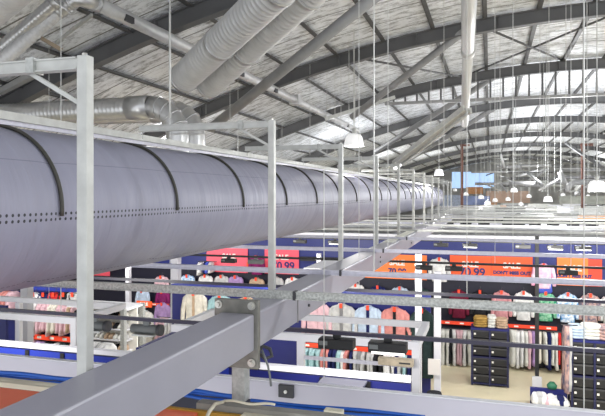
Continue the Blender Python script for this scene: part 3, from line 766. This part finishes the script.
for (pxx, yt, col, lab) in ((378, 286, 'navy', 'dark jacket high on the back wall, left of the white pillar'), (400, 287, 'light blue', 'light blue jacket high on the back wall behind the tracks'), (421, 288, 'dark green', 'dark green jacket on the back wall behind the slim white pillar'),
        (356, 284, 'white', 'white jacket on the back wall just right of the girder'),
        (206, 275, 'white', 'white top with a red tag below the left pink sign'), (222, 275.5, 'light grey', 'grey top with a red tag below the left pink sign'), (236, 276, 'lilac', 'lilac top right end below the left pink sign'),
        (257, 278, 'tan', 'tan top with orange tag between the pink signs'), (276, 277, 'light grey', 'grey top below the right pink sign'), (293, 277.5, 'white', 'white top below the right pink sign'),
        (257, 256, 'plum', 'plum top with a red tag between the two pink signs'),
        (162, 276, 'pale pink', 'pale pink top just under the fabric duct, above the plum jacket'), (163, 291, 'plum', 'plum jacket with folds on the back wall at left'), (143, 290, 'light blue', 'light blue top above the orange strip sign'),
        (188, 275, 'blue and white patterned', 'blue patterned top near the white pillar under the duct')):
    jacket(pxx, yt, 18.95 if yt < 289 else 18.9, .52, .62, col, lab, gb)
gm = 'jackets hanging on the middle display wall'
for (pxx, yt, col, inn, lab) in ((195, 292, 'cream', 'tan', 'open cream coat with an orange tag, left of the girder'), (221, 295, 'pale aqua', 'navy', 'pale aqua jacket right of the cream coat'), (247, 297, 'tan', 'black', 'tan jacket mostly behind the bolted joint'),
        (317, 302, 'pale pink', 'pale pink', 'pale pink jacket just right of the girder'), (342, 304, 'light grey', 'grey', 'light grey open jacket with an orange tag'),
        (368.5, 306, 'light blue', 'navy', 'light blue open jacket with an orange tag'), (395, 307.5, 'salmon pink', 'black', 'salmon pink open jacket with a red tag'), (422, 309, 'dark green', 'black', 'long dark green coat at the right end of the middle wall')):
    jacket(pxx, yt, 14.42, .74, .9 if 'coat at' not in lab else 1.6, col, lab, gm, True, inn)
jacket(163, 303, 18.6, .6, .85, 'lilac', 'lilac patterned jacket below the red shelf strip at left', gb)
jacket(146, 311, 18.6, .6, .75, 'off-white', 'off-white jacket below the orange strip sign', gb)

def garment_proto(k, h):
    m = MB(); secs = []; rr = random.Random(k)
    for i in range(9):
        f = i / 8; secs.append(((rr.uniform(-.008, .008), rr.uniform(-.01, .01), -h * (1 - f)), .046 + .008 * math.sin(f * 7 + k), (.20 + .05 * (1 - f)) * (1 if i < 8 else .45)))
    m.loft(secs, 12)
    return m.build('hanging_garment', CL['white'], at=(0, 0, 0))
gp = [None] * 4; 
def hang_row(px0, px1, py, y, cols, h, place, grp, step=.085, seed=1):
    rr = random.Random(seed); a = U(px0, py, Y=y); b = U(px1, py, Y=y); x = a.x; i = 0
    while x < b.x:
        k = rr.randrange(4)
        f = (x - a.x) / (b.x - a.x)
        col = cols[min(len(cols) - 1, int(f * len(cols) + rr.uniform(-.3, .3)))] if rr.random() < .85 else rr.choice(cols)
        if gp[k] is None: gp[k] = garment_proto(k, .85); o = gp[k]
        else: o = gp[k].copy(); COL.objects.link(o)
        setmat(o, CL[col]); o.location = (x, y, a.z + rr.uniform(-.02, .02)); o.scale = (rr.uniform(.9, 1.3), 1, h / .85 * rr.uniform(.85, 1.08)); o.rotation_euler = (0, rr.uniform(-.03, .03), rr.uniform(-.2, .2))
        tag(o, '%s garment, %s from the left %s' % (col, ordn(i), place), 'garment', grp)
        x += step * rr.uniform(.85, 1.2); i += 1
    ob = MB().tube([(a.x - .1, y, a.z + .03), (b.x + .1, y, a.z + .03)], .014, 8).build('garment_rail', DARK)
    tag(ob, 'dark clothes rail ' + place, 'rail', 'clothes rails')
hang_row(441, 472, 329, 18.8, ['off-white', 'black', 'white', 'pale pink', 'white', 'off-white'], 1.0, 'on the rail left of the box stand', 'garments at the lower back wall left', .1, 2)
hang_row(512, 537, 330, 18.8, ['off-white', 'white', 'white', 'light blue', 'pale pink', 'lilac'], 1.05, 'on the rail left of the black pillar', 'garments at the lower back wall middle', .09, 3)
hang_row(540, 572, 332, 18.8, ['cream', 'off-white', 'navy', 'off-white', 'red', 'orange', 'navy', 'black'], 1.0, 'on the rail right of the black pillar', 'garments at the lower back wall right', .1, 4)
hang_row(303, 414, 347, 14.35, ['pale aqua', 'pale aqua', 'salmon pink', 'navy', 'navy', 'grey', 'light grey', 'black', 'white', 'light grey', 'tan'], .62, 'under the middle red strip', 'garments low on the middle display wall', .095, 5)
hang_row(30, 79, 302, 12.9, ['pale pink', 'white', 'pale pink', 'pale pink', 'cream', 'pale pink', 'tan', 'pale pink'], .75, 'on the upper left display rail', 'pink garments at left', .08, 6)
hang_row(30, 79, 340, 12.9, ['pale pink', 'lilac', 'black', 'light grey', 'dark green', 'pale pink'], .6, 'on the lower left display rail', 'lower garments at left', .08, 7)
hang_row(-6, 17, 290, 12.9, ['pale pink', 'salmon pink', 'pale pink'], .6, 'at the left edge under the duct', 'pink garments at the left edge', .09, 8)
hang_row(94, 113, 342, 10.5, ['white', 'light grey', 'white', 'light blue'], .7, 'on the rail right of nearest post', 'white garments beside the nearest post', .09, 9)
hang_row(160, 196, 318, 16.2, ['pale pink', 'white', 'lilac', 'white', 'off-white'], .9, 'on the rail below the cream coat', 'pale garments below the cream coat', .1, 10)
hang_row(118, 150, 327, 16.6, ['navy', 'white', 'light blue', 'black', 'off-white'], .8, 'behind the grey cylinder spotlight', 'mixed garments behind the spotlight', .1, 11)
hang_row(200, 214, 262, 18.9, ['white', 'navy', 'blue'], .4, 'on the high rail beside the pink sign', 'small garments under the duct', .1, 12)
# row heads above the pink garments
for q, pxx in enumerate((36, 46, 56, 66, 75)):
    jacket(pxx, 293, 13.0, .42, .3, ['white', 'navy', 'red', 'black', 'light grey'][q], '%s top peeking over the white beam above the pink garments, %s from the left' % (['white', 'navy', 'red', 'black', 'light grey'][q], ORD[q]), 'tops peeking over the white beam')
# red shelf strips
def strip(p0, p1, py, y, hpx, lab, m=TAGR):
    a = U(p0, py, Y=y); b = U(p1, py, Y=y); zc = (-a.x * S17 + y * C17); hh = hpx * zc / F
    t = MB().box(a.x, b.x, y - .3, y - .27, a.z - hh, a.z).build('price_strip', m); tag(t, lab, 'price strip', 'red price strips')
    MB().box(a.x, b.x, y - .27, y, a.z - hh * .5 - .01, a.z - hh * .5 + .01).build('shelf_board', DARK, t)
    n_ = max(2, int((b.x - a.x) / .35))
    for q in range(n_):
        cx_ = a.x + (b.x - a.x) * (q + .5) / n_; MB().box(cx_ - .06, cx_ + .06, y - .304, y - .299, a.z - hh * .75, a.z - hh * .3).build('price_card', WHITEW, t)
strip(441, 484, 318.5, 19.18, 3.2, 'red price strip under the maroon and black jackets')
strip(508, 556, 322, 19.18, 3.4, 'red price strip under the white and green jackets')
strip(303, 414, 339.5, 14.6, 4.2, 'red price strip on the middle display wall behind the near track lamps')
strip(29, 79, 330.5, 13.1, 5, 'red price strip under the pink garments at left')
strip(154, 173, 301.5, 18.9, 2.3, 'thin red price strip below the plum jacket')
# cream carton on the ledge
t = empty('carton', U(395, 362, Y=7.6), 'cream printed carton under the lit black spotlight', 'carton')
a = U(378, 358, Y=7.1); b = U(413, 367.5, Y=7.1)
MB().box(a.x, b.x, 7.1, 7.2, b.z, a.z).build('carton_body', mat('carton', (.62, .52, .38), .6, noise=.35, nscale=12), t)
MB().box(b.x - .16, b.x - .03, 7.09, 7.1, b.z + .03, a.z - .03).build('printed_mark', DARK, t)
tag(MB().box(-2.22, -.9, 7.24, 7.28, b.z - .05, b.z - .01).build('display_shelf', LILAC), 'pale lilac shelf below the cream carton', 'shelf')

# ---------------------------------------------------------------- box gondolas
def gondola(p0, p1, y, depth, h, lab, tops):
    a = U(p0, Y=y); b = U(p1, Y=y); x0, x1 = a.x, b.x; t = empty('display_gondola', ((x0 + x1) / 2, y, 0), lab, 'display stand', 'navy framed display stands')
    xm = (x0 + x1) / 2; fr = MB()
    for x in (x0, xm, x1):
        for yy_ in (y, y + depth): fr.box(x - .025, x + .025, yy_ - .025, yy_ + .025, .02, h)
    fr.box(x0, x1, y - .02, y + depth, .05, .09); fr.box(x0, x1, y - .02, y + depth, h * .5, h * .5 + .04)
    fr.build('stand_frame', mat('dark_navy2', (.010, .012, .06), .5), t)
    MB().box(x0 - .03, x1 + .03, y - .05, y + depth + .03, h, h + .05).build('top_shelf', NAVY, t)
    for c in range(2):
        xa = (x0, xm)[c] + .03; xb = (xm, x1)[c] - .03
        for rr_ in range(6):
            z0 = .10 + rr_ * (h - .12) / 6 + (.04 if rr_ > 2 else 0)
            z1 = z0 + (h - .12) / 6 - .03
            bx = empty('shoe_box', (xa, y, z0), 'black shoe box, %s column, %s from floor, in %s' % (('left', 'right')[c], ORD[rr_], lab.split(',')[0]), 'shoe box', 'black shoe boxes')
            MB().box(xa, xb, y + .0, y + depth - .03, z0, z1 - .03).build('box_body', BLACK, bx); MB().box(xa - .006, xb + .006, y - .008, y + depth - .02, z1 - .04, z1).build('box_lid', DARK, bx)
            MB().box(xa + .02, xa + .07, y - .012, y - .001, (z0 + z1) / 2 - .03, (z0 + z1) / 2 + .02).build('size_label', WHITEW, bx)
    for q, (fx, col, hh, w_) in enumerate(tops):
        cx_ = x0 + (x1 - x0) * fx; rr = random.Random(q + int(x0 * 10))
        m = MB()
        for k in range(4): m.loft([((cx_ + rr.uniform(-.02, .02), y + depth * .45, h + .06 + k * hh / 4), w_ * .92, depth * .42), ((cx_, y + depth * .45, h + .06 + (k + .5) * hh / 4), w_, depth * .46), ((cx_, y + depth * .45, h + .06 + (k + 1) * hh / 4), w_ * .85, depth * .40)], 14)
        tag(m.build('folded_clothes', CL[col]), '%s folded clothes pile on top of the %s' % (col, lab.split(',')[0]), 'clothes pile', 'folded piles on the display stands')
gondola(472, 508, 16.9, .5, 1.50, 'left stand, navy framed, holding black shoe boxes, topped by mustard and white clothes', ((.25, 'mustard', .26, .2), (.55, 'off-white', .3, .12), (.82, 'tan', .24, .17)))
gondola(572, 618, 15.5, .6, 1.66, 'right edge stand, navy framed, holding black shoe boxes', ((.15, 'light blue', .28, .22), (.45, 'off-white', .32, .24), (.78, 'multicoloured', .3, .25)))
# patterned garment at the side of the right stand
hang_row(566, 573, 326, 15.6, ['multicoloured', 'light grey', 'multicoloured'], 1.55, 'beside the right box stand', 'long patterned garments by the box stand', .08, 13)
# low table with white clothes
a = U(531, 388, Y=15.2); b = U(569, 388, Y=15.2)
t = empty('low_table', ((a.x + b.x) / 2, 15.2, 0), 'low dark display table with white clothes at the foot of the pillar', 'table')
MB().box(a.x, b.x, 15.5, 15.56, 0, .50).build('back_panel', NAVY, t); MB().box(a.x, b.x, 14.9, 15.5, .22, .27).build('table_top', DARK, t)
for sx in (a.x + .04, b.x - .04):
    for sy in (14.94, 15.45): MB().box(sx - .02, sx + .02, sy - .02, sy + .02, 0, .22).build('leg', DARK, t)
rr = random.Random(5)
for k in range(9):
    x = a.x + .1 + (b.x - a.x - .2) * k / 8; m = MB()
    m.loft([((x, 15.2, .27), .09, .26), ((x, 15.2, .31), .11, .30), ((x + rr.uniform(-.03, .03), 15.2, .37 + rr.uniform(0, .08)), .07, .22)], 12)
    tag(m.build('folded_shirt', CL[['white', 'light grey', 'white', 'pale pink', 'white', 'off-white', 'white', 'navy', 'white'][k]]), 'folded shirt on the low table, %s from the left' % ORD[k], 'shirt', 'folded shirts on the low table')
m = MB().loft([((0, 0, 0), .1, .08), ((0, 0, .08), .12, .09), ((0, 0, .16), .05, .04)], 12)
o = tag(m.build('small_bag', mat('dark_green_bag', (.01, .12, .06), .5), at=(0, 0, 0)), 'small dark green bag on the back of the low table', 'bag'); o.location = (U(552, 385, Y=15.53).x, 15.53, .50)
# black stuff at wide pillar foot
for (pxx, w_, h_, col, lab) in ((434, .16, .75, 'black', 'black folded pile at the foot of the wide white pillar'), (431, .1, .4, 'maroon', 'maroon folded pile at the foot of the wide white pillar'), (443, .16, .3, 'grey', 'dark grey folded heap right of the wide white pillar')):
    c = U(pxx, Y=13.6); m = MB()
    for k in range(5): m.loft([((c.x, 13.6, k * h_ / 5), w_, .2), ((c.x + .01, 13.6, (k + .5) * h_ / 5), w_ * 1.08, .22), ((c.x, 13.6, (k + 1) * h_ / 5), w_, .2)], 12)
    tag(m.build('folded_clothes', CL[col]), lab, 'clothes pile')
# white shoe rack at left
t = empty('shoe_rack', U(110, Y=12.5), 'pale shoe rack with a grey end frame, right of the nearest post', 'shoe rack')
a = U(78, 308, Y=12.0); b = U(137, 303, Y=12.0); zt2 = U(110, 306, Y=12).z
MB().box(a.x, b.x, 12.0, 12.05, zt2 - 1.0, zt2).build('back_board', WHITEW, t)
MB().box(a.x, b.x, 11.6, 12.3, zt2, zt2 + .05).build('rack_top', WHITE, t)
MB().box(b.x - .1, b.x, 11.5, 11.6, 0, zt2 + .05).build('end_post', STEEL, t)
MB().box(b.x - .1, b.x, 12.25, 12.35, 0, zt2 + .05).build('end_post', STEEL, t)
rr = random.Random(8)
for rw in range(4):
    z = zt2 - .22 - rw * .24; MB().box(a.x, b.x - .1, 11.75, 12.0, z - .02, z).build('rack_shelf', WHITE, t)
    n_ = 12
    for q in range(n_):
        x = a.x + (b.x - .15 - a.x) * (q + .5) / n_
        m = MB().loft([((x, 11.87, z), .055, .11), ((x, 11.87, z + .05), .05, .10), ((x, 11.91, z + .11), .03, .045)], 10)
        tag(m.build('shoe', [CL['off-white'], CL['black'], CL['light grey'], CL['tan']][rr.randrange(4)]), 'shoe on the pale rack, %s shelf from the top, %s from the left' % (ORD[rw], ORD[q]), 'shoe', 'shoes on the pale rack')
# posters at back
for q, (p0, p1, yt, yb, lab) in enumerate(((300, 320, 233, 243, 'white poster with a dark figure above the shop, right of the pink sign'), (321, 344, 234, 253, 'white poster with a seated figure and an ochre bar, right of the first poster'))):
    a = U(p0, yt, Y=20.5); b = U(p1, yb, Y=20.5)
    t = tag(MB().box(a.x, b.x, 20.5, 20.54, b.z, a.z).build('poster', mat('poster_white', (.62, .66, .68), .5, noise=.2, nscale=3)), lab, 'poster')
    w_ = b.x - a.x; h_ = a.z - b.z
    MB().loft([((a.x + w_ * .5, 20.48, b.z + h_ * .1), .2, .015), ((a.x + w_ * .5, 20.48, b.z + h_ * .6), .16, .015), ((a.x + w_ * .52, 20.48, b.z + h_ * .65), .06, .015), ((a.x + w_ * .52, 20.48, b.z + h_ * .78), .09, .015), ((a.x + w_ * .52, 20.48, b.z + h_ * .88), .05, .015)], 12).build('printed_figure', DARK, t)
    if q: MB().box(a.x + w_ * .2, b.x - w_ * .15, 20.46, 20.5, b.z + .02, b.z + .12).build('printed_bar', YEL, t)
tag(MB().box(U(300, Y=18.5).x, U(345, Y=18.5).x, 18.5, 18.7, 3.0, 3.12).build('black_shelf', BLACK), 'black shelf below the posters', 'shelf')
# tilted white canopy right of the pink sign
p0, p1 = U(300, 272, Y=12.5), U(345, 259, Y=12.5)
tag(MB().box(U(305, Y=12.5).x, U(352, Y=12.5).x, 12.4, 14.2, H - 1.62, H - 1.56).build('white_canopy', WHITE), 'flat white canopy with a violet mark beside the girder', 'canopy')

# ================================================================= FAR SHOP TOPS
rr = random.Random(11)
fy = [22.5, 25.5, 28.5, 32, 36, 41, 47, 54, 62]
for q, y in enumerate(fy):
    z = H - 1.15 - rr.uniform(0, .1) + (.25 if q > 4 else 0)
    t = MB().box(-8 if q < 3 else -4, 16 + q, y, y + 1.6, z - .3, z).build('bulkhead_roof', [mat('far_white', (.52, .52, .54), .5, noise=.4, nscale=2.5), LILAC, mat('far_grey', (.36, .37, .38), .6, noise=.4, nscale=3)][q % 3])
    tag(t, 'flat pale shop roof beyond the blue wall, %s row back' % ordn(q), 'shop roof', 'flat shop roofs beyond the blue wall')
for q in range(90):
    y = rr.uniform(22, 58); x = rr.uniform(-1, 16); h_ = rr.uniform(.1, .35); z = H - 1.0
    m = MB().box(x, x + rr.uniform(.5, 2.0), y, y + .5, z, z + h_)
    tag(m.build('rooftop_unit', [WHITE, FRAMEM, DARK, STEEL, LAMPG, ORW][rr.randrange(6)]), 'small box unit on the far shop roofs', 'box', 'small box units on the far shop roofs')
# warm far shop fronts and blue screen
for q, (p0, p1, yt, yb, y, m, lab) in enumerate(((466, 483, 187, 194, 60, ORW, 'tan panel below the bright window at the end'), (486, 530, 191, 203, 58, mat('peach', (.6, .42, .32), .6, noise=.3, nscale=1), 'peach coloured shop front far away'),
      (440, 462, 195, 206, 50, mat('teal_pale', (.4, .46, .6), .6, noise=.3), 'pale blue shop front at the far end of the girder'), (560, 605, 196, 204, 45, mat('sage', (.45, .47, .42), .6, noise=.3, nscale=2), 'sage shop front at the far right'),
      (462, 490, 196, 205, 55, mat('far_blue', (.22, .27, .45), .6, noise=.3, nscale=2), 'dull blue shop front under the tan panel'))):
    a = U(p0, yt, Y=y); b = U(p1, yb, Y=y); tag(MB().box(a.x, b.x, y, y + .4, b.z, a.z).build('shop_front', m), lab, 'shop front')
for pxx, y, zt3, lab in ((462, 42, 3.4, 'rust brown steel column in front of the bright end window'), (583, 36, 2.8, 'rust brown steel column at the right, far down the hall')):
    c = U(pxx, Y=y); m = MB().box(c.x - .09, c.x + .09, y - .09, y + .09, 0, H + zt3)
    t = tag(m.build('steel_column', BROWN), lab, 'column'); MB().box(c.x - .12, c.x + .5, y - .06, y + .06, H + zt3 - .15, H + zt3).build('column_bracket', BROWN, t)
# far ducts
def fduct(pts, r, lab): tag(MB().tube(pts, r, 14).build('far_duct', TUBEM), lab, 'air duct', 'far ducts')
fduct([D(568, 192, 30), D(569, 186, 30), D(574, 183, 30), D(582, 182, 30), D(605, 182, 30)], .14, 'curved silver duct behind the right dome lamp')
fduct([D(510, 184, 34), D(540, 184, 34)], .15, 'grey duct far away below the diagonal ducts')
fduct([D(528, 173, 36), D(542, 185, 33)], .09, 'short far duct falling to the right')
fduct([D(540, 190, 36), D(562, 178, 33)], .09, 'short far duct rising to the right')
fduct([D(500, 178, 45), D(560, 180, 45)], .1, 'long low far duct across the end')
fduct([D(560, 172, 33), D(568, 190, 33)], .14, 'wide far duct dropping down at right')

rr = random.Random(21)
for q in range(44):
    y = rr.uniform(38, 66); p = U(rr.uniform(492, 604), rr.uniform(158, 190), Y=y); k = rr.random()
    d = Vector((rr.uniform(-2.4, 2.4), rr.uniform(-.5, .5), rr.uniform(-1.1, 1.1))) if k < .6 else Vector((rr.uniform(1.5, 5), 0, 0))
    tag(MB().tube([p - d / 2, p + d / 2], rr.uniform(.04, .11), 8).build('far_conduit', [TUBEM, SILVERD, RAFT, FRAMEM][rr.randrange(4)]), 'thin distant pipe or strut in the clutter below the last arches', 'pipe', 'distant pipes below the last arches')
# ================================================================= LIGHT
w = bpy.data.worlds.new('world'); sc.world = w; w.use_nodes = True
bg = w.node_tree.nodes['Background']; bg.inputs[0].default_value = (.93, .96, 1, 1); bg.inputs[1].default_value = 1.5
def area(loc, rot, size, size_y, power, col=(1, .98, .95)):
    L = bpy.data.lights.new('shop_light', 'AREA'); L.shape = 'RECTANGLE'; L.size = size; L.size_y = size_y; L.energy = power; L.color = col
    o = bpy.data.objects.new('shop_light', L); COL.objects.link(o); o.location = loc; o.rotation_euler = rot
# light the track lamps throw on the shop walls
for (x, y, pw) in ((-11, 10.2, 110), (-5, 10.6, 110), (-5, 14.9, 90), (1, 12.5, 140), (5, 13.0, 140), (9, 13.5, 140), (-10.5, 15.5, 110), (-1, 11.2, 60), (-6, 11.2, 50), (-1.2, 4.95, 36), (-5.5, 4.95, 40), (2.5, 4.95, 24)):
    area((x, y, H - 1.3), (math.radians(58 if y < 6 else 50), 0, 0), 1.2, .2, pw)
for (x, y) in ((6, 7), (12, 14), (-9, 16), (3, 24), (9, 24), (3, 36), (9, 36), (3, 50), (-4, 50), (-6, 26), (3, 64), (10, 64), (-6, 40)):  # unseen point lights without fixtures, added to brighten roof and hall
    L = bpy.data.lights.new('hall_fill_light', 'POINT'); L.energy = 620 if x > 0 else 150; L.shadow_soft_size = .3; L.color = (.96, .98, 1)
    o = bpy.data.objects.new('hall_fill_light', L); COL.objects.link(o); o.location = (x, y, H + 1.6)
sc.view_settings.view_transform = 'Standard'; sc.view_settings.look = 'None'; sc.view_settings.gamma = 1; sc.view_settings.use_curve_mapping = False
sc.view_settings.exposure = 0.0
